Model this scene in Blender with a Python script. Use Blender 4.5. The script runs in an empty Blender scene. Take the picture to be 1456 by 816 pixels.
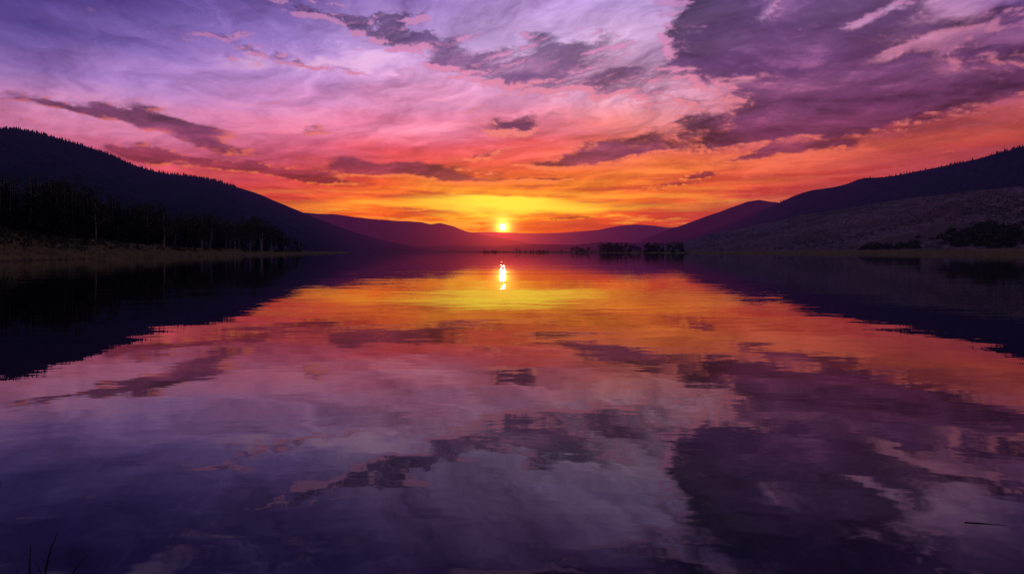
import bpy, math, random
import numpy as np
random.seed(7); rng=np.random.default_rng(7)
F=20/36*1456; CX=728.0; HY=357.5; CAMH=2.0
scene=bpy.context.scene
def lin(c):
    r=[]
    for v in c:
        v=max(v,0)/255.0
        r.append(v/12.92 if v<=0.04045 else ((v+0.055)/1.055)**2.4)
    return tuple(r)
def az_of(px): return math.atan((px-CX)/F)
def te_of(px,py):
    u=(px-CX)/F
    return ((HY-py)/F)/math.sqrt(1+u*u)
SUNPX,SUNPY=715,323
su=(SUNPX-CX)/F; sv=(HY-SUNPY)/F
sl=math.sqrt(su*su+1+sv*sv); SUN=(su/sl,1/sl,sv/sl)

# ---------------------------------------------------------------- numpy noise
def _h(ix,iy,s):
    n=(ix.astype(np.int64)*374761393+iy.astype(np.int64)*668265263+s*1442695041)&0x7fffffff
    n=((n^(n>>13))*1274126177)&0x7fffffff
    return ((n^(n>>16))&0xffff)/65535.0
def vnoise(x,y,s=0):
    ix=np.floor(x);iy=np.floor(y);fx=x-ix;fy=y-iy
    fx=fx*fx*(3-2*fx);fy=fy*fy*(3-2*fy)
    a=_h(ix,iy,s);b=_h(ix+1,iy,s);c=_h(ix,iy+1,s);d=_h(ix+1,iy+1,s)
    return (a*(1-fx)+b*fx)*(1-fy)+(c*(1-fx)+d*fx)*fy
def fbm(x,y,o=5,s=0):
    t=0*x;a=.5;f=1
    for i in range(o):
        t=t+a*(vnoise(x*f+i*13.7,y*f+i*7.3,s+i)-.5)*2;a*=.5;f*=2
    return t
_rg=np.random.default_rng(99);_PERM=_rg.permutation(4096).astype(np.int32);_PERM=np.concatenate([_PERM,_PERM])
_GA=_rg.uniform(0,2*math.pi,4096);_GX=np.cos(_GA).astype(np.float32);_GY=np.sin(_GA).astype(np.float32)
def perlin(x,y):
    ix=np.floor(x);iy=np.floor(y);fx=(x-ix).astype(np.float32);fy=(y-iy).astype(np.float32)
    ix=ix.astype(np.int32)&4095;iy=iy.astype(np.int32)&4095;ix1=(ix+1)&4095;iy1=(iy+1)&4095
    def gd(i,j,dx,dy):
        k=_PERM[_PERM[i]+j];return _GX[k]*dx+_GY[k]*dy
    ux=fx*fx*fx*(fx*(fx*6-15)+10);uy=fy*fy*fy*(fy*(fy*6-15)+10)
    a=gd(ix,iy,fx,fy);b=gd(ix1,iy,fx-1,fy);c=gd(ix,iy1,fx,fy-1);d=gd(ix1,iy1,fx-1,fy-1)
    a=a+(b-a)*ux;c=c+(d-c)*ux
    return (a+(c-a)*uy)*1.5
def pf(x,y,o,rough=.55,off=0.0):
    t=np.zeros(np.shape(x),np.float32);a=1.0;f=1.0;n=0
    for i in range(o):
        t+=a*perlin(x*f+off+i*17.31,y*f-off*1.7+i*9.73);n+=a;a*=rough;f*=2.03
    return t/n*1.6
def ss(x,a,b):
    t=np.clip((x-a)/(b-a),0,1);return t*t*(3-2*t)
# ---------------------------------------------------------------- node helper
class NT:
    def __init__(s,nt): s.nt=nt
    def new(s,t,**k):
        n=s.nt.nodes.new(t)
        for a,b in k.items(): setattr(n,a,b)
        return n
    def put(s,sock,v):
        if isinstance(v,bpy.types.NodeSocket): s.nt.links.new(v,sock)
        elif v is not None:
            sock.default_value=v
    def m(s,op,a,b=None,c=None,clamp=False):
        n=s.new('ShaderNodeMath',operation=op,use_clamp=clamp)
        s.put(n.inputs[0],a);s.put(n.inputs[1],b);s.put(n.inputs[2],c)
        return n.outputs[0]
    def v(s,op,a,b=None,sc=None):
        n=s.new('ShaderNodeVectorMath',operation=op)
        s.put(n.inputs[0],a);s.put(n.inputs[1],b)
        if sc is not None:s.put(n.inputs['Scale'],sc)
        return n.outputs['Value'] if op in('LENGTH','DOT_PRODUCT','DISTANCE') else n.outputs[0]
    def sep(s,v):
        n=s.new('ShaderNodeSeparateXYZ');s.put(n.inputs[0],v);return n.outputs
    def noise(s,v,scale,detail=4,rough=.5):
        n=s.new('ShaderNodeTexNoise');s.put(n.inputs['Vector'],v)
        n.inputs['Scale'].default_value=scale;n.inputs['Detail'].default_value=detail
        n.inputs['Roughness'].default_value=rough
        return n.outputs['Fac']
    def mr(s,v,a,b,c=0.0,d=1.0,kind='LINEAR'):
        n=s.new('ShaderNodeMapRange',interpolation_type=kind)
        s.put(n.inputs[0],v)
        for i,q in enumerate((a,b,c,d)): s.put(n.inputs[i+1],q)
        return n.outputs[0]
    def mix(s,f,a,b,mode='MIX'):
        n=s.new('ShaderNodeMix',data_type='RGBA',blend_type=mode,clamp_result=False)
        s.put(n.inputs[0],f)
        for i,q in((6,a),(7,b)):
            if isinstance(q,tuple): q=tuple(q)+(1,) if len(q)==3 else q
            s.put(n.inputs[i],q)
        return n.outputs[2]

# ---------------------------------------------------------------- SKY (computed sky radiance by direction)
CL=[ # cloud banks: px,py,half-width,half-height,rot,amount,fibrous
 (1080,75,150,75,0,.85,0),(1240,105,190,50,5,.70,0),(1000,60,60,60,0,.5,0),(1400,20,130,40,0,.75,0),(1010,5,70,40,0,.6,0),(1230,10,60,25,0,.35,0),
 (1300,68,85,15,14,-.8,0),(1205,25,55,12,30,-.6,0),(1400,82,60,8,8,-.4,0),(1090,20,40,12,35,-.35,0),
 (1120,172,290,26,8,.95,0),(1340,140,190,36,0,1.0,0),(910,205,90,18,10,.75,0),(1000,190,120,22,8,.6,0),
 (540,46,140,11,-14,1.05,1),(480,30,80,6,-18,.7,1),(800,92,160,26,-8,1.1,1),(620,70,100,12,-10,.8,1),(890,125,90,22,-15,.8,1),(700,110,90,8,-6,.7,1),
 (430,93,105,6,-9,1.0,1),(300,60,120,5,-12,.35,1),(190,168,160,11,-5,.95,0),(270,196,110,9,-8,.8,0),(130,160,110,6,-2,.6,0),(205,221,36,8,0,1.2,0),
 (375,238,125,10,-3,1.0,0),(320,232,70,6,0,.7,0),(440,250,60,5,-8,.8,0),(600,237,95,12,-2,1.1,0),(660,250,60,5,-6,.8,0),(510,236,60,9,0,.8,0),(770,252,46,4.5,0,.9,0),(765,228,34,3,0,.8,0),(580,301,28,2.6,0,.9,0),(800,312,45,3.5,0,.9,0),
 (1140,211,32,7,0,1.1,0),(1075,222,75,6,8,.95,0),(998,254,26,4,5,1.1,0),(960,266,50,3,5,.7,0),(1335,155,45,7,5,.5,0),(690,318,22,2.4,0,.6,0),
 (740,178,55,12,10,.7,0),(460,188,40,6,0,.8,0),(650,215,45,5,4,.7,0),(560,200,60,5,0,.6,0),(830,225,60,6,6,.5,0),
 (1150,-60,260,70,-10,.8,0),(1250,-190,260,70,10,.75,0),(700,-120,180,30,-10,.8,1),(1000,-330,300,60,0,.6,0),(300,-200,250,40,10,.6,1)]
def to_pq(az,te):
    zz=np.maximum(te,0)/np.sqrt(1+te*te)+.11;c=1/np.sqrt(1+te*te)
    return np.sin(az)*c/zz,np.cos(az)*c/zz
def density(az,te):
    qx,qy=to_pq(az,te)
    k=np.clip(te/.4,0,1)
    wx=pf(az*4,te*9,8,.64,3.1);wy=pf(az*4,te*9,8,.64,31.7)
    a=az+wx*.10*(k+.18);t=te+wy*.05*(k*1.0+.06)
    d=np.zeros(np.shape(az),np.float32);fb=np.zeros(np.shape(az),np.float32)
    for (px,py,sx,sy,rot,amp,fi) in CL:
        u=(px-CX)/F;c=1/math.sqrt(1+u*u)
        dx=a-az_of(px);dy=t-te_of(px,py);r=math.radians(rot)
        X=(dx*math.cos(r)+dy*math.sin(r))/(sx/F*c*c);Y=(-dx*math.sin(r)+dy*math.cos(r))/(sy/F*c)
        g=amp*np.exp(-.9*(X*X+Y*Y))
        if fi: fb+=g
        else: d+=g
    d=np.clip(d,0,1.05)+.4*ss(np.abs(az),.95,1.5)
    r=math.radians(-28);w=pf(qx*.8,qy*.8,4,.5,8.0)*.5
    qa=(qx*math.cos(r)-qy*math.sin(r))*.62+w;qb=qx*math.sin(r)+qy*math.cos(r)+w
    n1=pf(qa*1.6,qb*1.6,10,.64,1.0);n2=pf(az*13,te*34,8,.66,77.0)
    low=1-ss(te,.10,.22)
    n3=pf(az*9,te*110,6,.6,44.0)
    r=math.radians(12);X=(az*math.cos(r)+te*math.sin(r));Y=(-az*math.sin(r)+te*math.cos(r))
    n4=pf(X*7+wx*.5,Y*46+wy*.8,8,.66,66.0)
    d0=ss(d+n1*(.62-.30*low)+n2*.34*(1-.6*low)+n3*.24*low,.32,.88)
    d1=ss(np.minimum(fb,1.1)+n4*.66+n2*.24,.30,1.08)*.85
    return np.maximum(d0,d1)
cols={
 0:[(-400,(44,32,88)),(-100,(60,44,114)),(0,(88,68,142)),(60,(116,90,166)),(120,(160,116,180)),(165,(204,124,166)),(200,(182,82,122)),(230,(166,66,96)),(290,(140,50,80))],
 182:[(-400,(44,32,90)),(-100,(66,48,122)),(0,(98,76,152)),(60,(128,100,178)),(120,(172,126,192)),(170,(210,132,174)),(215,(200,88,124)),(250,(196,64,82)),(300,(188,58,60))],
 364:[(-400,(46,34,92)),(-100,(80,58,136)),(0,(120,92,168)),(60,(148,116,192)),(120,(182,132,198)),(180,(214,124,168)),(225,(206,78,108)),(260,(212,64,66)),(300,(212,66,46)),(340,(190,50,50))],
 546:[(-400,(52,38,98)),(-100,(98,70,150)),(0,(154,120,192)),(60,(184,148,212)),(120,(210,154,208)),(175,(224,126,166)),(215,(218,78,98)),(250,(226,74,56)),(285,(248,108,34)),(315,(230,76,34)),(350,(170,36,46))],
 715:[(-400,(56,40,102)),(-100,(112,80,160)),(0,(180,142,206)),(60,(198,162,216)),(120,(212,154,204)),(175,(226,124,158)),(215,(220,78,90)),(248,(238,88,46)),(275,(255,156,40)),(300,(255,136,24)),(322,(232,74,26)),(350,(195,40,30))],
 900:[(-400,(56,38,98)),(-100,(116,82,158)),(0,(184,150,210)),(60,(214,172,216)),(120,(232,166,196)),(170,(238,144,152)),(205,(234,108,88)),(245,(248,122,54)),(285,(240,94,40)),(310,(216,62,42)),(340,(186,42,46))],
 1092:[(-400,(52,34,90)),(-100,(104,70,144)),(0,(178,132,188)),(60,(188,124,172)),(120,(204,116,146)),(180,(190,78,108)),(225,(226,102,76)),(260,(216,78,60)),(300,(178,54,68))],
 1274:[(-400,(48,32,86)),(-100,(96,64,134)),(0,(180,128,180)),(60,(222,148,184)),(120,(166,84,122)),(175,(180,74,98)),(205,(216,92,76)),(235,(186,66,74)),(280,(160,54,78))],
 1456:[(-400,(44,30,82)),(-100,(76,52,116)),(0,(116,76,138)),(60,(150,90,140)),(120,(136,66,108)),(155,(180,78,88)),(190,(196,80,72)),(230,(160,58,80))]}
def lookup(az,te):
    tt=np.linspace(0,1.2,400)
    def prof(stops):
        a=np.array([np.interp(tt,[s[0] for s in stops],[s[1][c] for s in stops]) for c in range(3)])
        ker=np.hanning(11);ker/=ker.sum()
        return np.array([np.convolve(np.pad(r,5,mode='edge'),ker,mode='valid') for r in a])
    dim=[(0.0,lin((146,84,116))),(.15,lin((138,96,146))),(.5,lin((100,82,146))),(1.2,lin((66,54,112)))]
    bk=[(0.0,lin((156,128,152))),(.2,lin((150,126,170))),(.6,lin((116,102,158))),(1.2,lin((66,54,112)))]
    L=[(-2.6,prof(bk)),(-1.25,prof(dim))]
    for px,st in cols.items():
        L.append((az_of(px),prof(sorted([(te_of(px,py),lin(c)) for py,c in st]))))
    L+=[(1.25,prof(dim)),(2.6,prof(bk))]
    A_=np.array([l[0] for l in L]);T=np.array([l[1] for l in L])
    i=np.clip(np.searchsorted(A_,az)-1,0,len(L)-2)
    f=np.clip((az-A_[i])/(A_[i+1]-A_[i]),0,1);f=(f*.5+f*f*(3-2*f)*.5)[...,None]
    j=np.clip(te/1.2*399,0,398.99);j0=j.astype(int);g_=(j-j0)[...,None]
    def at(ii): return T[ii,:,j0]*(1-g_)+T[ii,:,j0+1]*g_
    return at(i)*(1-f)+at(i+1)*f
def rampf(x,stops):
    return np.stack([np.interp(x,[s[0] for s in stops],[lin(s[1])[c] for s in stops]) for c in range(3)],-1)
def patch(az,te,px,py,sx,sy,rot=0):
    u=(px-CX)/F;c=1/math.sqrt(1+u*u);r=math.radians(rot)
    dx=az-az_of(px);dy=te-te_of(px,py)
    X=(dx*math.cos(r)+dy*math.sin(r))/(sx/F*c*c);Y=(-dx*math.sin(r)+dy*math.cos(r))/(sy/F*c)
    return np.exp(-.9*(X*X+Y*Y))
def sky_rgb(az,te):
    az=az.astype(np.float32);te=np.clip(te,0,6).astype(np.float32)
    qx,qy=to_pq(az,te)
    k=np.clip(te/.4,0,1)
    front=1-ss(np.abs(az),.95,1.5)
    wx=pf(qx*.7,qy*.7,6,.55,5.0);wy=pf(qx*.7,qy*.7,6,.55,55.0)
    a=az+wx*.11*(k*.9+.1);t=te+wy*.035*(k*.9+.15)
    t=t+.016*pf(az*3,te*26,5,.55,19.)*front
    col=lookup(a,np.maximum(t,0))
    def fib(ang,sx,sy,s,o,off,w):
        r=math.radians(ang);X=(qx*math.cos(r)-qy*math.sin(r));Y=(qx*math.sin(r)+qy*math.cos(r))
        return pf((X+wx*w)*sx*s,(Y+wy*w)*sy*s,o,.66,off)
    f1=fib(32,.35,1.5,1.9,10,2.,.35);f2=fib(-26,.4,1.3,1.2,10,12.,.5);f3=fib(60,.25,1.6,2.6,9,40.,.3)
    low=.4+.6*k
    gain=1+low*(f1*.66+f2*.45+f3*.36)
    gp_=np.clip(gain,.40,1.75)[...,None]
    col=col*np.concatenate([gp_,gp_**1.12,gp_**.92],-1)
    veil=ss(f1*.6+f2*.7+f3*.3,.10,.62)*ss(te,.12,.32)*(1-ss(te,.44,.7))*front*.62
    vc=rampf(te,[(0,(255,150,100)),(.2,(248,156,172)),(.3,(242,188,218)),(.45,(214,176,234)),(.6,(150,112,204)),(.8,(110,82,160)),(1.2,(60,50,110))])
    vs=(1-.45*ss(np.abs(az-az_of(780)),.25,.7))[...,None]
    col=col*(1-veil[...,None])+vc*vs*veil[...,None]
    s1=pf(az*5,te*75,7,.62,61.)
    bs=ss(s1,.06,.4)*np.exp(-((az-az_of(735))/.36)**2)*np.exp(-((te-.068)/.045)**2)*.85
    col=col*(1-bs[...,None])+np.array(lin((255,172,60)))*bs[...,None]
    ds=ss(-s1,.06,.42)*np.exp(-((te-.085)/.065)**2)*.75*front
    col=col*(1-ds[...,None])+np.array(lin((180,46,50)))*ds[...,None]
    d0=density(az,te)
    dx=az_of(SUNPX)-az;dy=te_of(SUNPX,SUNPY)-te;L=np.sqrt(dx*dx+dy*dy)+1e-4
    st=.003+.009*k
    d1=density(az+dx/L*st,te+dy/L*st)
    cc=rampf(te,[(0,(150,40,40)),(.06,(176,48,44)),(.12,(146,44,62)),(.17,(116,48,84)),(.22,(102,50,94)),(.30,(86,50,100)),(.42,(68,44,92)),(.6,(38,28,68)),(1.2,(26,22,54))])
    th=pf(qx*1.5+wx*.4,qy*1.5,10,.68,90.);th2=f1*.5+f2*.5
    lit=np.clip((d0-d1)*2.4,0,1);shade=np.clip((d1-d0)*1.4,0,.5)
    cc=cc*np.clip(1+1.15*th+.7*th2,.35,2.6)[...,None]*(1-shade)[...,None]
    warm=ss(th+th2*.6,.15,.8)[...,None]*.38
    cc=cc*(1-warm)+rampf(te,[(0,(255,120,50)),(.15,(226,90,86)),(.3,(200,120,166)),(.5,(150,110,176)),(1.2,(40,36,76))])*warm
    cc=cc*(.6+.4*front)[...,None]
    o=(d0*.9)[...,None]
    col=col*(1-o)+cc*o
    rc=rampf(te,[(0,(255,160,44)),(.10,(255,132,48)),(.16,(250,116,84)),(.24,(238,132,144)),(.34,(222,142,190)),(.45,(190,136,196)),(.7,(104,74,130)),(1.2,(56,46,94))])
    prox=np.exp(-(az-az_of(780))**2/.30)
    lw=(np.clip(lit*(.30+.66*prox),0,.9)*front)[...,None]
    col=col*(1-lw)+rc*lw
    yb=np.clip(patch(az,t,715,289,115,7.5)+.8*patch(az,t,722,282,60,3.4)+.40*patch(az,t,715,297,230,4.5),0,.95)[...,None]
    col=col*(1-yb)+np.array(lin((255,216,64)))*yb*1.1
    return np.clip(col,0,4)
IW,IH=5120,2560
def grid(c0,c1,r0,r1,stp=1):
    u=(np.arange(c0,c1,stp)+.5*stp)/IW;v=(np.arange(r0,r1,stp)+.5*stp)/IH
    az=math.pi/2+(u-.5)*2*math.pi;az=np.where(az>math.pi,az-2*math.pi,az);el=(v-.5)*math.pi
    return np.meshgrid(az,np.tan(np.clip(el,-1.5,1.5)))
img=bpy.data.images.new('sky_radiance',IW,IH,alpha=False,float_buffer=True)
try: img.colorspace_settings.name='Linear Rec.709'
except Exception: pass
full=np.ones((IH,IW,4),np.float32)
LS=8
a_,t_=grid(0,IW,IH//2,IH,LS);lo=sky_rgb(a_,t_)
full[IH//2:,:,:3]=np.repeat(np.repeat(lo,LS,0),LS,1)
c0,c1=int(((-1.2-math.pi/2)/(2*math.pi)+.5)*IW),int(((1.2-math.pi/2)/(2*math.pi)+.5)*IW)
r0,r1=IH//2,IH//2+int(math.radians(52)/math.pi*IH)
a_,t_=grid(c0,c1,r0,r1);hi=sky_rgb(a_,t_)
full[r0:r1,c0:c1,:3]=hi
full[:IH//2,:,:3]=full[IH//2,:,:3][None]*.4
img.pixels.foreach_set(full.ravel());img.update();img.pack()
del full,hi
world=bpy.data.worlds.new("World");scene.world=world;world.use_nodes=True
world.node_tree.nodes.clear()
W=NT(world.node_tree)
tc=W.new('ShaderNodeTexCoord');D=W.v('NORMALIZE',tc.outputs['Generated'])
et=W.new('ShaderNodeTexEnvironment');et.image=img;et.interpolation='Cubic';W.put(et.inputs[0],D);col=et.outputs[0]
dl=W.v('DISTANCE',D,SUN)
def glow(c,s,a):
    e=W.m('MULTIPLY',W.m('EXPONENT',W.m('DIVIDE',dl,-s)),a)
    return W.v('SCALE',c,sc=e)
col=W.v('ADD',col,glow((1,.26,.02),.055,.30))
col=W.v('ADD',col,glow((1,.55,.08),.0075,6.0))
disc=W.mr(dl,.0052,.0044,0,1)
col=W.v('ADD',col,W.v('SCALE',(1,.85,.45),sc=W.m('MULTIPLY',disc,40.0)))
sky=W.new('ShaderNodeTexSky',sky_type='NISHITA',sun_disc=False)
sky.sun_elevation=math.asin(SUN[2]);sky.sun_rotation=math.atan2(SUN[0],SUN[1])
b1=W.new('ShaderNodeBackground');W.put(b1.inputs[0],col);b1.inputs[1].default_value=1.0
b2=W.new('ShaderNodeBackground');W.put(b2.inputs[0],sky.outputs[0]);b2.inputs[1].default_value=0.002
ad=W.new('ShaderNodeAddShader');W.put(ad.inputs[0],b1.outputs[0]);W.put(ad.inputs[1],b2.outputs[0])
wo=W.new('ShaderNodeOutputWorld');W.put(wo.inputs[0],ad.outputs[0])

# ---------------------------------------------------------------- materials
def mat(name,c1,c2,scale=1.0,haze=True,c3=None,rough=1.0,bump=0.0,spec=0.0,hz=1.0,s3=.13):
    m=bpy.data.materials.new(name);m.use_nodes=True;m.node_tree.nodes.clear();N=NT(m.node_tree)
    geo=N.new('ShaderNodeNewGeometry');pos=geo.outputs['Position']
    n=N.noise(pos,scale,6,.68)
    c=N.mix(N.mr(n,.38,.62),c1,c2)
    if c3:
        n3=N.noise(pos,scale*s3,5,.65);c=N.mix(N.mr(n3,.46,.58),c,c3)
    p=N.new('ShaderNodeBsdfPrincipled');N.put(p.inputs['Base Color'],c)
    p.inputs['Roughness'].default_value=rough;p.inputs['Specular IOR Level'].default_value=spec
    if bump:
        b=N.new('ShaderNodeBump');b.inputs['Strength'].default_value=.8;b.inputs['Distance'].default_value=bump
        N.put(b.inputs['Height'],n);N.put(p.inputs['Normal'],b.outputs[0])
    out=p.outputs[0]
    if haze:   # evening haze painted on as emission, stronger with distance down the valley
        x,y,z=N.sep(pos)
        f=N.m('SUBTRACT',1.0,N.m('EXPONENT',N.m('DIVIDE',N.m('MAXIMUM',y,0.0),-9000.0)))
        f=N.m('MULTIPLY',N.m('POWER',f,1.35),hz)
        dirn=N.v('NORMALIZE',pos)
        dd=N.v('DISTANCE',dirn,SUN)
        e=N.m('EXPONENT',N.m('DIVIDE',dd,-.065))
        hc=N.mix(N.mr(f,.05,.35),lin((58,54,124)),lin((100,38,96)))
        hc=N.v('ADD',hc,N.v('SCALE',(1.0,.07,.012),sc=N.m('MULTIPLY',e,2.3)))  # red sun glow painted into the haze colour towards the sun's direction
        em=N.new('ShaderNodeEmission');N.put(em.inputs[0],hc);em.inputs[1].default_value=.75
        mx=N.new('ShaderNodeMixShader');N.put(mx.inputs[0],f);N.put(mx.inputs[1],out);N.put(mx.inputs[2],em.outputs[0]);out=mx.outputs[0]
    o=N.new('ShaderNodeOutputMaterial');N.put(o.inputs[0],out)
    m.cycles.emission_sampling='NONE'
    return m
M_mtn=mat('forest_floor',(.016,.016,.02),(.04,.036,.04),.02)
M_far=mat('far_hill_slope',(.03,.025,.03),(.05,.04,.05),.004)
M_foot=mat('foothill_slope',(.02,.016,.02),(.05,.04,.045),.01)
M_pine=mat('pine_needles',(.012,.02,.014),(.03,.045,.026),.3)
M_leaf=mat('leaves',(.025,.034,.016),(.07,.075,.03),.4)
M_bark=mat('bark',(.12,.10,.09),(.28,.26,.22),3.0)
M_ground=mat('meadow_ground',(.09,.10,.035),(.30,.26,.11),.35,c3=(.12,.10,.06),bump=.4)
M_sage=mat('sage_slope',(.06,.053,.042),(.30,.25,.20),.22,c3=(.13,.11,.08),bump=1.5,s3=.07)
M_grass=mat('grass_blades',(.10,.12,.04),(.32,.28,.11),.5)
M_reed=mat('reed',(.02,.025,.012),(.04,.04,.02),5,haze=False)
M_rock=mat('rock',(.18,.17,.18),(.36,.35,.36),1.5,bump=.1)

def mesh_obj(name,verts,faces,mats,midx=None,smooth=False,parent=None,link=True):
    me=bpy.data.meshes.new(name)
    verts=np.asarray(verts,dtype=np.float32)
    if isinstance(faces,np.ndarray):
        k=faces.shape[1];nf=len(faces)
        me.vertices.add(len(verts));me.vertices.foreach_set('co',verts.ravel())
        me.loops.add(nf*k);me.loops.foreach_set('vertex_index',faces.astype(np.int32).ravel())
        me.polygons.add(nf);me.polygons.foreach_set('loop_start',np.arange(0,nf*k,k,dtype=np.int32))
        me.update(calc_edges=True);me.validate()
    else:
        me.from_pydata([tuple(map(float,v)) for v in verts],[],faces)
    for m in mats: me.materials.append(m)
    if midx is not None: me.polygons.foreach_set('material_index',np.asarray(midx,dtype=np.int32))
    me.polygons.foreach_set('use_smooth',np.full(len(me.polygons),smooth))
    if not link: return me
    o=bpy.data.objects.new(name,me);scene.collection.objects.link(o)
    if parent:o.parent=parent
    return o
def gridfaces(n,m,wrap=False):
    i=np.arange(n-1)[:,None];j=np.arange(m-1)[None,:]
    a=i*m+j;return np.stack([a,a+m,a+m+1,a+1],-1).reshape(-1,4)

# ---------------------------------------------------------------- ground (one sheet, lake basin in it)
sh_px=[-900,-600,0,100,200,300,400,470,492,500,590,625,700,800,900,1000,1100,1200,1300,1456,1800,2200]
sh_d =[30,48,112,140,175,230,330,520,700,2600,2600,1500,1050,850,700,590,500,440,390,315,170,90]
bh   =[5,6,7.5,6.5,5,3.4,2.2,1.2,.9,1.2,1.2,1.5,1.4,1.4,1.4,1.6,2.2,3,3.6,4.5,5,4]
A_in=[az_of(p) for p in sh_px]
R_in=[d*math.sqrt(1+((p-CX)/F)**2) for p,d in zip(sh_px,sh_d)]
A_t=[-math.pi,-1.9,-1.5]+A_in+[1.5,1.9,math.pi]
R_t=[1.2,2.5,12]+R_in+[12,2.5,1.2]
H_t=[.6,1,2]+bh+[2,1,.6]
def ground_h(azv,r,px=None):
    R=np.interp(azv,A_t,R_t);H=np.interp(azv,A_t,H_t)
    R=R*(1+.035*fbm(azv*40,azv*0+3.3,4,5)+.01*fbm(azv*300,azv*0+1.3,3,8))
    Wd=np.maximum(R*.35,1.5)
    t=np.clip((r-R)/Wd,0,1)
    x=np.sin(azv)*r;y=np.cos(azv)*r
    up=.12+H*(t*t*(3-2*t))*(1+.25*fbm(x*.03,y*.03,4,3))+.25*np.clip(t*6,0,1)*fbm(x*.25,y*.25,3,9)
    dn=-np.clip((R-r)*.12,0,2.5)-.05
    e=np.clip((r-R)/(np.maximum(R*.006,.15))+.5,0,1)
    return dn*(1-e)+up*e
az_v=np.unique(np.concatenate([np.linspace(-math.pi,math.pi,181),np.linspace(-.9,.9,1000)]))
r_v=np.concatenate([[.4],np.geomspace(.8,60,70),np.geomspace(62,3200,480),np.geomspace(3300,24000,24)])
AA,RR=np.meshgrid(az_v,r_v,indexing='ij')
HH=ground_h(AA,RR)
V=np.stack([np.sin(AA)*RR,np.cos(AA)*RR,HH],-1).reshape(-1,3)
mesh_obj('ground',V,gridfaces(len(az_v),len(r_v))[:,::-1],[M_ground],smooth=True)

# ---------------------------------------------------------------- lake
m=bpy.data.materials.new('lake_water');m.use_nodes=True;m.node_tree.nodes.clear();N=NT(m.node_tree)
geo=N.new('ShaderNodeNewGeometry');pos=geo.outputs['Position']
wv=N.noise(N.v('MULTIPLY',pos,(.5,1.0,1)),1.1,3,.5)
wv2=N.noise(N.v('MULTIPLY',pos,(.35,1.0,1)),.16,3,.5)
wv3=N.noise(N.v('MULTIPLY',pos,(.6,1.0,1)),5.0,2,.5)
patchn=N.mr(N.noise(N.v('MULTIPLY',pos,(.3,1,1)),.03,3,.5),.4,.65,.4,1.0)
patch3=N.mr(N.noise(N.v('MULTIPLY',pos,(.4,1,1)),.25,3,.5),.45,.65,0,1.0)
hgt=N.m('ADD',N.m('MULTIPLY',N.m('MULTIPLY',wv,patchn),.009),N.m('MULTIPLY',wv2,.028))
hgt=N.m('ADD',hgt,N.m('MULTIPLY',N.m('MULTIPLY',wv3,patch3),.0006))
b=N.new('ShaderNodeBump');b.inputs['Strength'].default_value=1;b.inputs['Distance'].default_value=1.0;N.put(b.inputs['Height'],hgt)
p=N.new('ShaderNodeBsdfPrincipled');p.inputs['Base Color'].default_value=(.004,.002,.010,1)
p.inputs['Roughness'].default_value=.0;p.inputs['IOR'].default_value=1.5
N.put(p.inputs['Normal'],b.outputs[0])
o=N.new('ShaderNodeOutputMaterial');N.put(o.inputs[0],p.outputs[0])
n=96;ang=np.linspace(0,2*math.pi,n,endpoint=False)
Vw=np.concatenate([[[0,0,0]],np.stack([np.cos(ang)*4200,np.sin(ang)*4200,ang*0],-1)])
mesh_obj('lake_water',Vw,[(0,1+i,1+(i+1)%n) for i in range(n)],[m])

# ---------------------------------------------------------------- hills
def smooth1(a,k):
    if k<2:return a
    ker=np.hanning(k+2)[1:-1];ker/=ker.sum()
    return np.convolve(np.pad(a,(k//2,k-1-k//2),mode='edge'),ker,mode='valid')
def hill(name,ridge,base,material,N_=420,M_=70,zb=1.0,rel=.10,prof=1.15,seed=1,rn=.012,sm=13):
    rp=np.array(ridge,float);bp=np.array(base,float)
    px=np.linspace(rp[0,0],rp[-1,0],N_)
    ry=smooth1(np.interp(px,rp[:,0],rp[:,1]),sm);rd=smooth1(np.interp(px,rp[:,0],rp[:,2]),sm)
    bd=smooth1(np.interp(px,bp[:,0],bp[:,1]),sm)
    u=(px-CX)/F
    zr=CAMH+(HY-ry)/F*rd
    t=np.concatenate([np.linspace(0,1,M_),np.linspace(1,1.6,14)[1:]])
    U,T=np.meshgrid(u,t,indexing='ij');RD=rd[:,None];BD=bd[:,None];ZR=zr[:,None]
    Dp=BD+(RD-BD)*T
    X=U*Dp;Y=Dp
    pz=np.where(T<=1,np.clip(T,0,1)**prof,1-(T-1)*1.1)
    nz=fbm(X/(RD*.11),Y/(RD*.11),6,seed)
    gul=-np.abs(fbm(X/(RD*.05)+3,Y/(RD*.16),5,seed+9))
    env=np.clip(T*4,0,1)*np.clip((1-T)*3,0,1)
    Z=zb+(ZR-zb)*pz*(1+env*(rel*nz+rel*1.3*gul))+(ZR-zb)*rn*fbm(X/(RD*.02),Y/(RD*.02),5,seed+4)*np.clip(T*3,0,1)
    Z=np.where(T<=0,-6,Z)
    Vv=np.stack([X,Y,Z],-1)
    o=mesh_obj(name,Vv.reshape(-1,3),gridfaces(N_,len(t))[:,::-1],[material],smooth=True)
    return Vv,M_
A,AM=hill('forested_mountain',[(-1500,150,1500),(-600,172,1800),(-250,178,2000),(0,184,2200),(40,187,2200),(80,196,2250),(120,208,2300),(150,218,2350),(180,231,2400),(215,243,2450),(250,249,2500),(300,255,2600),(330,265,2700),(360,273,2800),(390,285,2950),(420,298,3100),(450,310,3300),(490,326,3500),(530,338,3800),(570,347,4100),(610,353,4300),(640,357,4400)],
 [(-1500,300),(-600,400),(0,480),(300,700),(450,1200),(500,2700),(640,3500)],M_mtn,seed=3)
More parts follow.
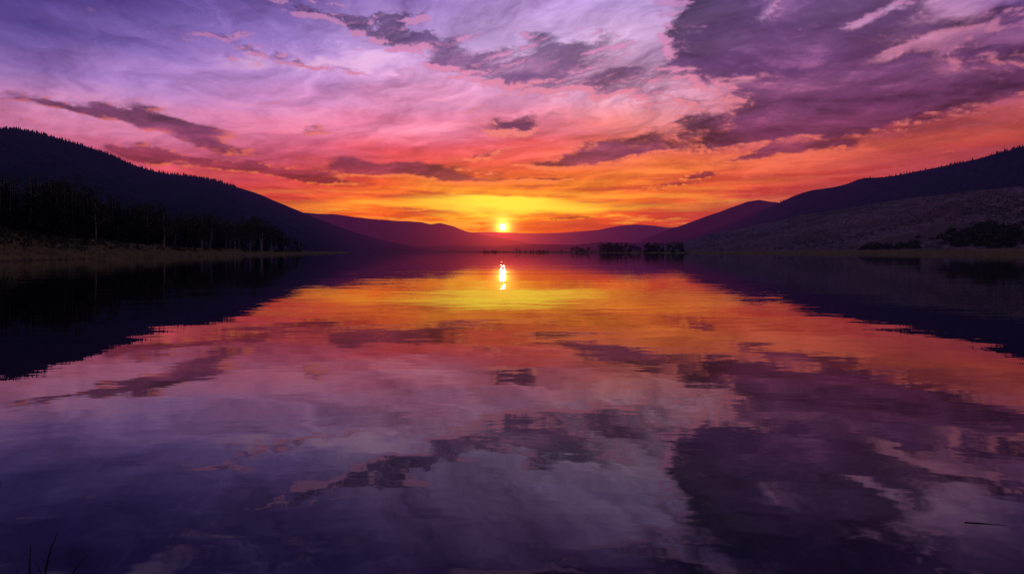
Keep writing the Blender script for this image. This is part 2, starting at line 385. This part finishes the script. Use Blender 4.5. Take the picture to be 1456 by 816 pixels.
Rr,RM=hill('dark_mountain',[(960,342,5200),(1000,331,4800),(1030,321,4500),(1060,309,4200),(1090,296,3900),(1110,288,3700),(1130,277,3500),(1160,269,3300),(1200,264,3100),(1225,253,3000),(1260,252,2800),(1300,245,2600),(1340,237,2450),(1380,228,2300),(1420,218,2200),(1456,208,2100),(1700,180,1800),(2400,160,1300)],
 [(960,3500),(1100,2000),(1456,1100),(2400,500)],M_mtn,seed=21)
E,EM=hill('sagebrush_hillside',[(930,351,1700),(960,347,1650),(1000,336,1550),(1050,325,1400),(1100,315,1300),(1150,303,1200),(1200,297,1100),(1250,288,1000),(1300,281,950),(1350,276,880),(1400,270,820),(1456,265,750),(1700,250,600),(2300,235,400)],
 [(930,1200),(1000,1000),(1100,760),(1300,540),(1456,430),(1700,300),(2300,180)],M_sage,N_=640,M_=110,seed=33,rel=.17,prof=1.0,zb=2.0,rn=.02)
hill('hill_ridge',[(330,310,7000),(400,300,7000),(455,304,7000),(480,305,7000),(520,311,7000),(560,314,7000),(600,316,7000),(612,319,7000),(625,317,7000),(645,322,7000),(662,329,7000),(700,336,7000),(740,343,7000),(790,352,7000)],[(330,5200),(790,5200)],M_far,seed=41,sm=5)
hill('distant_hills',[(520,340,10000),(560,337,10000),(600,333,10000),(640,331,10000),(700,330,10000),(760,332,10000),(800,331,10000),(850,327,10000),(880,321,10000),(905,319,10000),(930,321,10000),(950,324,10000),(975,322,10000),(1000,320,10000),(1100,330,10000),(1200,335,10000)],[(520,8000),(1200,8000)],M_far,seed=51,sm=5)
hill('hill_ridge',[(900,346,6000),(930,334,6000),(960,324,6000),(990,313,6000),(1030,299,6000),(1060,288,6000),(1080,284,6000),(1095,287,6000),(1120,289,6000),(1200,296,6000),(1300,310,6000)],[(900,4600),(1300,4600)],M_far,seed=61,sm=5)
hill('low_foothills',[(540,357,4800),(580,352,4800),(640,348,4800),(700,350,4700),(760,347,4600),(820,348,4500),(860,344,4400),(900,346,4300),(950,345,4300),(1000,348,4200),(1060,352,4200),(1120,357,4200)],[(540,3600),(1120,3300)],M_foot,seed=71,sm=15,rn=.05)

# ---------------------------------------------------------------- distant forest (merged low trees)
def cone_tree():
    vs=[];fs=[]
    for k,(z0,z1,r) in enumerate([(.06,.5,.2),(.3,.75,.155),(.55,1.0,.1)]):
        b=len(vs);n=6
        for i in range(n):
            a=i*2*math.pi/n+k*.5;rr=r*(1 if i%2 else .72)
            vs.append((rr*math.cos(a),rr*math.sin(a),z0-(.04 if i%2 else 0)))
        vs.append((0,0,z1))
        for i in range(n): fs.append((b+i,b+(i+1)%n,b+n))
    return np.array(vs),np.array(fs)
CT,CF=cone_tree()
def forest(name,Vv,MM,count,hmin,hmax,i0,i1,dens=None,tmin=.1,ridge_extra=0,seed=1):
    r=np.random.default_rng(seed);n,mm,_=Vv.shape
    ii=r.uniform(i0*(n-2),i1*(n-2),count);jj=np.sqrt(r.uniform(tmin**2,1,count))*(MM-1)
    if ridge_extra:
        ii=np.concatenate([ii,r.uniform(i0*(n-2),i1*(n-2),ridge_extra)]);jj=np.concatenate([jj,MM-1-r.uniform(0,3,ridge_extra)])
    a=ii.astype(int);b=np.minimum(jj.astype(int),mm-2);fa=(ii-a)[:,None];fb=(jj-b)[:,None]
    Pp=(Vv[a,b]*(1-fa)+Vv[a+1,b]*fa)*(1-fb)+(Vv[a,b+1]*(1-fa)+Vv[a+1,b+1]*fa)*fb
    if dens is not None:
        k=dens(Pp,ii/n,r);Pp=Pp[k]
    c=len(Pp);h=r.uniform(hmin,hmax,c)*(.65+.5*r.random(c));ang=r.uniform(0,6.28,c)
    ca,sa=np.cos(ang)[:,None],np.sin(ang)[:,None]
    x=CT[None,:,0]*ca-CT[None,:,1]*sa;y=CT[None,:,0]*sa+CT[None,:,1]*ca
    wv=(r.uniform(.8,1.4,c)*h)[:,None]
    VV=np.stack([x*wv+Pp[:,0:1],y*wv+Pp[:,1:2],CT[None,:,2]*h[:,None]+Pp[:,2:3]-h[:,None]*.05],-1).reshape(-1,3)
    FF=(CF[None]+(np.arange(c)*len(CT))[:,None,None]).reshape(-1,3)
    mesh_obj(name,VV,FF,[M_pine])
forest('pine_forest',A,AM,22000,10,18,.30,.86,ridge_extra=3200,seed=4,
  dens=lambda P,s,r:(fbm(P[:,0]/260,P[:,1]/260,4,2)+r.uniform(-.4,.4,len(P))>-.12))
forest('pine_forest',Rr,RM,9000,9,16,.1,.75,ridge_extra=2600,seed=5,
  dens=lambda P,s,r:(fbm(P[:,0]/220,P[:,1]/220,4,6)+r.uniform(-.4,.4,len(P))+(s-.30)*1.4>.0))

# ---------------------------------------------------------------- detailed tree templates
def tube(vs,fs,p0,p1,r0,r1,n=6):
    p0=np.array(p0,float);p1=np.array(p1,float);d=p1-p0;d/=np.linalg.norm(d)+1e-9
    a=np.cross(d,(0,0,1) if abs(d[2])<.9 else (1,0,0));a/=np.linalg.norm(a);b2=np.cross(d,a)
    b=len(vs)
    for p,rr in((p0,r0),(p1,r1)):
        for i in range(n):
            t=i*2*math.pi/n;vs.append(p+rr*(a*math.cos(t)+b2*math.sin(t)))
    for i in range(n): fs.append((b+i,b+(i+1)%n,b+n+(i+1)%n,b+n+i))
def conifer(h,seed,dense=1.0):
    r=random.Random(seed);vs=[];fs=[];mi=[]
    nseg=5;prev=np.zeros(3)
    for k in range(nseg):
        q=np.array([r.uniform(-.08,.08),r.uniform(-.08,.08),h*(k+1)/nseg])
        tube(vs,fs,prev,q,.016*h*(1-k/nseg)+.02,.016*h*(1-(k+1)/nseg)+.02);prev=q
    mi+= [1]*len(fs)
    L=int(34*dense);Wm=h*r.uniform(.15,.21)
    for k in range(L):
        t=k/(L-1);z=h*(.08+.90*t)
        nb=max(4,int(8*(1-t)+4))
        for j in range(nb):
            if r.random()<.12: continue
            ang=r.uniform(0,6.283);ln=Wm*((1-t)**.8+.05)*r.uniform(.5,1.15)
            dz=-ln*r.uniform(.15,.5)+(ln*.5 if t>.85 else 0)
            c,s=math.cos(ang),math.sin(ang)
            for q in range(4):
                f0=q/4;f1=(q+1.5)/4
                w=(ln*.22+.12)*(1-f0*.5)*r.uniform(.6,1.2)
                p0=np.array([c*ln*f0,s*ln*f0,z+dz*f0]);p1=np.array([c*ln*f1,s*ln*f1,z+dz*f1-r.uniform(0,.2)])
                sd=np.array([-s,c,r.uniform(-.7,.3)])*w*r.choice((-1,1))
                b=len(vs);vs.extend([p0,p0*.5+p1*.5+sd,p1]);fs.append((b,b+1,b+2))
                b=len(vs);vs.extend([p0,p0*.4+p1*.6-sd*.8-np.array([0,0,w*.6]),p1]);fs.append((b,b+1,b+2))
                mi+=[0,0]
    return mesh_obj('conifer_%d'%seed,vs,fs,[M_pine,M_bark],mi,link=False)
def broadleaf(h,seed,slim=1.0,leafm=None):
    r=random.Random(seed);vs=[];fs=[];mi=[]
    tips=[];top=np.array([r.uniform(-.3,.3),r.uniform(-.3,.3),h*.45]);mid=np.array([r.uniform(-.15,.15),0,h*.22])
    tube(vs,fs,(0,0,0),mid,.02*h,.016*h);tube(vs,fs,mid,top,.016*h,.012*h)
    tube(vs,fs,top,(top[0],top[1],h*.85),.012*h,.004*h);tips.append(np.array([top[0],top[1],h*.88]))
    for k in range(13):
        z=h*r.uniform(.22,.8);ang=r.uniform(0,6.28);ln=h*r.uniform(.14,.27)*slim*(1.1-.5*z/h)
        p0=np.array([top[0]*z/h,top[1]*z/h,z]);p1=p0+np.array([math.cos(ang)*ln,math.sin(ang)*ln,ln*r.uniform(.4,.9)])
        tube(vs,fs,p0,p1,.007*h,.003*h,5);tips.append(p1);tips.append(p0*.4+p1*.6)
    mi+=[1]*len(fs)
    for tpt in tips:
        for c in range(2):
            cc=tpt+np.array([r.gauss(0,.05*h),r.gauss(0,.05*h),r.gauss(0,.06*h)]);rad=h*r.uniform(.06,.11)
            for q in range(60):
                dv=np.array([r.gauss(0,1),r.gauss(0,1),r.gauss(0,.8)]);p=cc+dv/ (np.linalg.norm(dv)+.3)*rad*r.random()**.4
                s=r.uniform(.18,.4);a=np.array([r.uniform(-1,1),r.uniform(-1,1),r.uniform(-1,1)])*s;b3=np.array([r.uniform(-1,1),r.uniform(-1,1),r.uniform(-1,1)])*s
                b=len(vs);vs.extend([p,p+a,p+b3]);fs.append((b,b+1,b+2));mi.append(0)
    return mesh_obj('broadleaf_%d'%seed,vs,fs,[leafm or M_leaf,M_bark],mi,link=False)
con=[conifer(20,s,1.0) for s in(1,2,3,4)]
bro=[broadleaf(14,s,sl) for s,sl in((11,1.0),(12,.8),(13,1.2),(14,.9))]
def place(parent,me,px,d,h,ref):
    u=(px-CX)/F;x=u*d;r_=math.hypot(x,d);z=float(ground_h(np.array([math.atan2(x,d)]),np.array([r_]))[0])
    o=bpy.data.objects.new(me.name.split('_')[0]+'_tree',me);scene.collection.objects.link(o);o.parent=parent
    o.location=(x,d,z-.1);s=h/ref;o.scale=(s*random.uniform(.85,1.2),s*random.uniform(.85,1.2),s);o.rotation_euler=(0,0,random.uniform(0,6.28))
    return o
def empty(n):
    e=bpy.data.objects.new(n,None);scene.collection.objects.link(e);return e
tl=empty('tree_line')
tp=[-60,0,30,60,90,120,150,180,210,240,260,290,320,350,370,390,410,432]
ty=[236,242,250,244,250,260,268,278,286,292,300,298,308,300,306,316,328,340]
for i in range(370):
    px=random.uniform(-420,432)
    s=max(0,px)/432
    dsh=np.interp(px,sh_px,sh_d)
    d=dsh*random.uniform(1.30,1.75) if px<330 else dsh*random.uniform(1.12,1.6)
    topy=np.interp(px,tp,ty)+abs(random.gauss(0,15))*(1-.4*s)
    u=(px-CX)/F;x=u*d;z=float(ground_h(np.array([math.atan2(x,d)]),np.array([math.hypot(x,d)]))[0])
    h=CAMH+(HY-topy)/F*d-z
    if h<3: continue
    if random.random()<(.12 if px<190 else .68): place(tl,random.choice(bro),px,d,h,14)
    else: place(tl,random.choice(con),px,d,h,20)
ft=empty('distant_trees')
for i in range(60):
    c=random.choice([(865,10),(915,16),(935,8),(820,20),(965,8),(890,40),(760,70)])
    px=random.gauss(c[0],c[1])
    if px<640 or px>1040: continue
    d=np.interp(px,sh_px,sh_d)*random.uniform(1.04,1.35)
    topy=(340 if 850<px<980 else 348)+abs(random.gauss(0,5))
    h=(HY-topy)/F*d+.8
    if h<2:continue
    me_=random.choice(bro+bro+con[:2]);o_=place(ft,me_,px,d,h,20 if me_ in con else 14)
    if me_ in bro: o_.scale=(o_.scale[0]*1.25,o_.scale[1]*1.25,o_.scale[2]);o_.location.z-=h*.14

# ---------------------------------------------------------------- shrubs / sagebrush / grass masses
def scatter_shrubs(name,pts,size,material,leaves=26,seed=3,flat=.6):
    r=np.random.default_rng(seed);n=len(pts);sz=size*(.5+r.random(n)*1.0)
    dv=r.normal(size=(n,leaves,3));dv/=np.linalg.norm(dv,axis=-1,keepdims=True);dv*=r.random((n,leaves,1))**.4
    dv[...,2]=np.abs(dv[...,2])*flat*1.6
    c=pts[:,None,:]+dv*sz[:,None,None]
    a=r.normal(size=(n,leaves,3))*sz[:,None,None]*.32;b=r.normal(size=(n,leaves,3))*sz[:,None,None]*.32
    VV=np.stack([c,c+a,c+b],2).reshape(-1,3);FF=np.arange(len(VV)).reshape(-1,3)
    return mesh_obj(name,VV,FF,[material])
def on_grid(Vv,MM,count,i0,i1,t0,t1,seed):
    r=np.random.default_rng(seed);n=Vv.shape[0]
    ii=r.uniform(i0*(n-2),i1*(n-2),count);jj=r.uniform(t0,t1,count)*(MM-2);a=ii.astype(int);b=jj.astype(int);fa=(ii-a)[:,None];fb=(jj-b)[:,None]
    return (Vv[a,b]*(1-fa)+Vv[a+1,b]*fa)*(1-fb)+(Vv[a,b+1]*(1-fa)+Vv[a+1,b+1]*fa)*fb
sp=on_grid(E,EM,18000,0.02,.62,.03,1,8)
k=fbm(sp[:,0]/70,sp[:,1]/45,5,3)+np.random.default_rng(1).uniform(-.25,.25,len(sp))>.08
scatter_shrubs('sagebrush',sp[k],1.4,M_leaf,10)
def gp(px,d):
    px=np.asarray(px,float);d=np.asarray(d,float);x=(px-CX)/F*d
    return np.stack([x,d,ground_h(np.arctan2(x,d),np.hypot(x,d))],-1)
r=rng
q=np.concatenate([r.normal(c,12,14) for c in (700,770,830,870,925,960)]);wp=gp(q,np.interp(q,sh_px,sh_d)*r.uniform(1.02,1.25,len(q)))
scatter_shrubs('shore_shrubs',wp,2.2,M_leaf,50,seed=15,flat=.8)
def egp(px,t):
    n=E.shape[0];i=((np.asarray(px)-930)/(2300-930)*(n-1)).astype(int);j=(np.asarray(t)*(EM-1)).astype(int)
    return E[i,j]
wp=egp(r.normal(1410,32,170),np.clip(r.normal(.16,.06,170),0.02,.4))
scatter_shrubs('willow_thicket',wp,3.4,M_leaf,60,seed=5,flat=.7)
wp=egp(r.uniform(1225,1310,90),np.clip(r.normal(.05,.02,90),0.01,.2))
scatter_shrubs('willow_thicket',wp,2.6,M_leaf,50,seed=6,flat=.6)
q=r.uniform(-200,430,420);wp=gp(q,np.interp(q,sh_px,sh_d)*r.uniform(1.14,1.4,420))
scatter_shrubs('bank_shrubs',wp,1.1,M_leaf,40,seed=7,flat=.7)
q=np.concatenate([r.uniform(-300,495,16000),r.uniform(600,1700,12000)])
dd=np.interp(q,sh_px,sh_d)*(1+np.abs(r.normal(0,.12,len(q)))+.01)
gpn=gp(q,dd);gpn=gpn[gpn[:,2]>.0]
n=len(gpn);bl=5
off=r.normal(0,.35,(n,bl,3));off[...,2]=0
root=gpn[:,None]+off;hh=r.uniform(.35,.95,(n,bl,1));lean=r.normal(0,.2,(n,bl,3));lean[...,2]=1
tip=root+lean*hh;wd=r.normal(0,.07,(n,bl,3));wd[...,2]=0
VV=np.stack([root-wd,root+wd,tip],2).reshape(-1,3)
mesh_obj('shore_grass',VV,np.arange(len(VV)).reshape(-1,3),[M_grass])
import bmesh
bm=bmesh.new()
for i in range(60):
    px=random.uniform(-60,120);d=float(np.interp(px,sh_px,sh_d))*random.uniform(1.02,1.3)
    pnt=gp([px],[d])[0];s=random.uniform(.3,.9)
    ret=bmesh.ops.create_icosphere(bm,subdivisions=1,radius=s)
    for v in ret['verts']:
        v.co=v.co*random.uniform(.75,1.15);v.co.z*=.6;v.co.x+=pnt[0];v.co.y+=pnt[1];v.co.z+=pnt[2]
me=bpy.data.meshes.new('shore_rocks');bm.to_mesh(me);bm.free();me.materials.append(M_rock)
scene.collection.objects.link(bpy.data.objects.new('shore_rocks',me))

# ---------------------------------------------------------------- foreground grass stalks at the near edge
def stalks(name,L):
    vs=[];fs=[]
    for (p0,p1,p2,w) in L:
        p0,p1,p2=map(lambda a:np.array(a,float),(p0,p1,p2));K=9
        for k in range(K):
            t=k/K;t2=(k+1)/K
            a=(1-t)**2*p0+2*t*(1-t)*p1+t*t*p2;b=(1-t2)**2*p0+2*t2*(1-t2)*p1+t2*t2*p2
            tube(vs,fs,a,b,w*(1-t)+.0012,w*(1-t2)+.0012,5)
    return mesh_obj(name,vs,fs,[M_reed],smooth=True)
def WP(px,py,d): return ((px-CX)/F*d,d,CAMH+(HY-py)/F*d)
def blade(pxb,pxt,pyt,d,w=.004,bend=8):
    b=WP(pxb,HY+(CAMH+.08)/d*F,d);t=WP(pxt,pyt,d)
    return (b,((b[0]*.6+t[0]*.4)-bend*.001*d,d,b[2]*.35+t[2]*.65),t,w)
stalks('grass_stalks',[blade(60,83,755,3.35,.0075),blade(42,44,774,3.4,.006,2),blade(84,124,789,3.3,.007,6),blade(30,24,806,3.3,.006,0),blade(70,52,800,3.3,.005,0),blade(-30,2,684,3.0,.006,10),blade(110,132,812,3.35,.005),blade(10,-8,790,3.3)])
a=WP(1372,742.5,CAMH*F/(742.5-HY));bb=WP(1432,747,CAMH*F/(747-HY))
stalks('floating_reed',[((a[0],a[1],.002),((a[0]+bb[0])/2,(a[1]+bb[1])/2+.01,.004),(bb[0],bb[1],.002),.0025)])

# ---------------------------------------------------------------- sun + camera
ld=bpy.data.lights.new('sun','SUN');ld.energy=.12;ld.angle=math.radians(.53);ld.color=(1,.5,.22)
lo=bpy.data.objects.new('sun',ld);scene.collection.objects.link(lo)
from mathutils import Vector
lo.rotation_euler=Vector(SUN).to_track_quat('Z','Y').to_euler()
cd=bpy.data.cameras.new('camera');cd.lens=20;cd.sensor_width=36;cd.shift_y=-(408-HY)/1456
cd.clip_start=.05;cd.clip_end=60000
co=bpy.data.objects.new('camera',cd);co.location=(0,0,CAMH);co.rotation_euler=(math.radians(90),0,0)
scene.collection.objects.link(co);scene.camera=co
scene.view_settings.view_transform='Standard';scene.view_settings.look='None';scene.view_settings.exposure=0
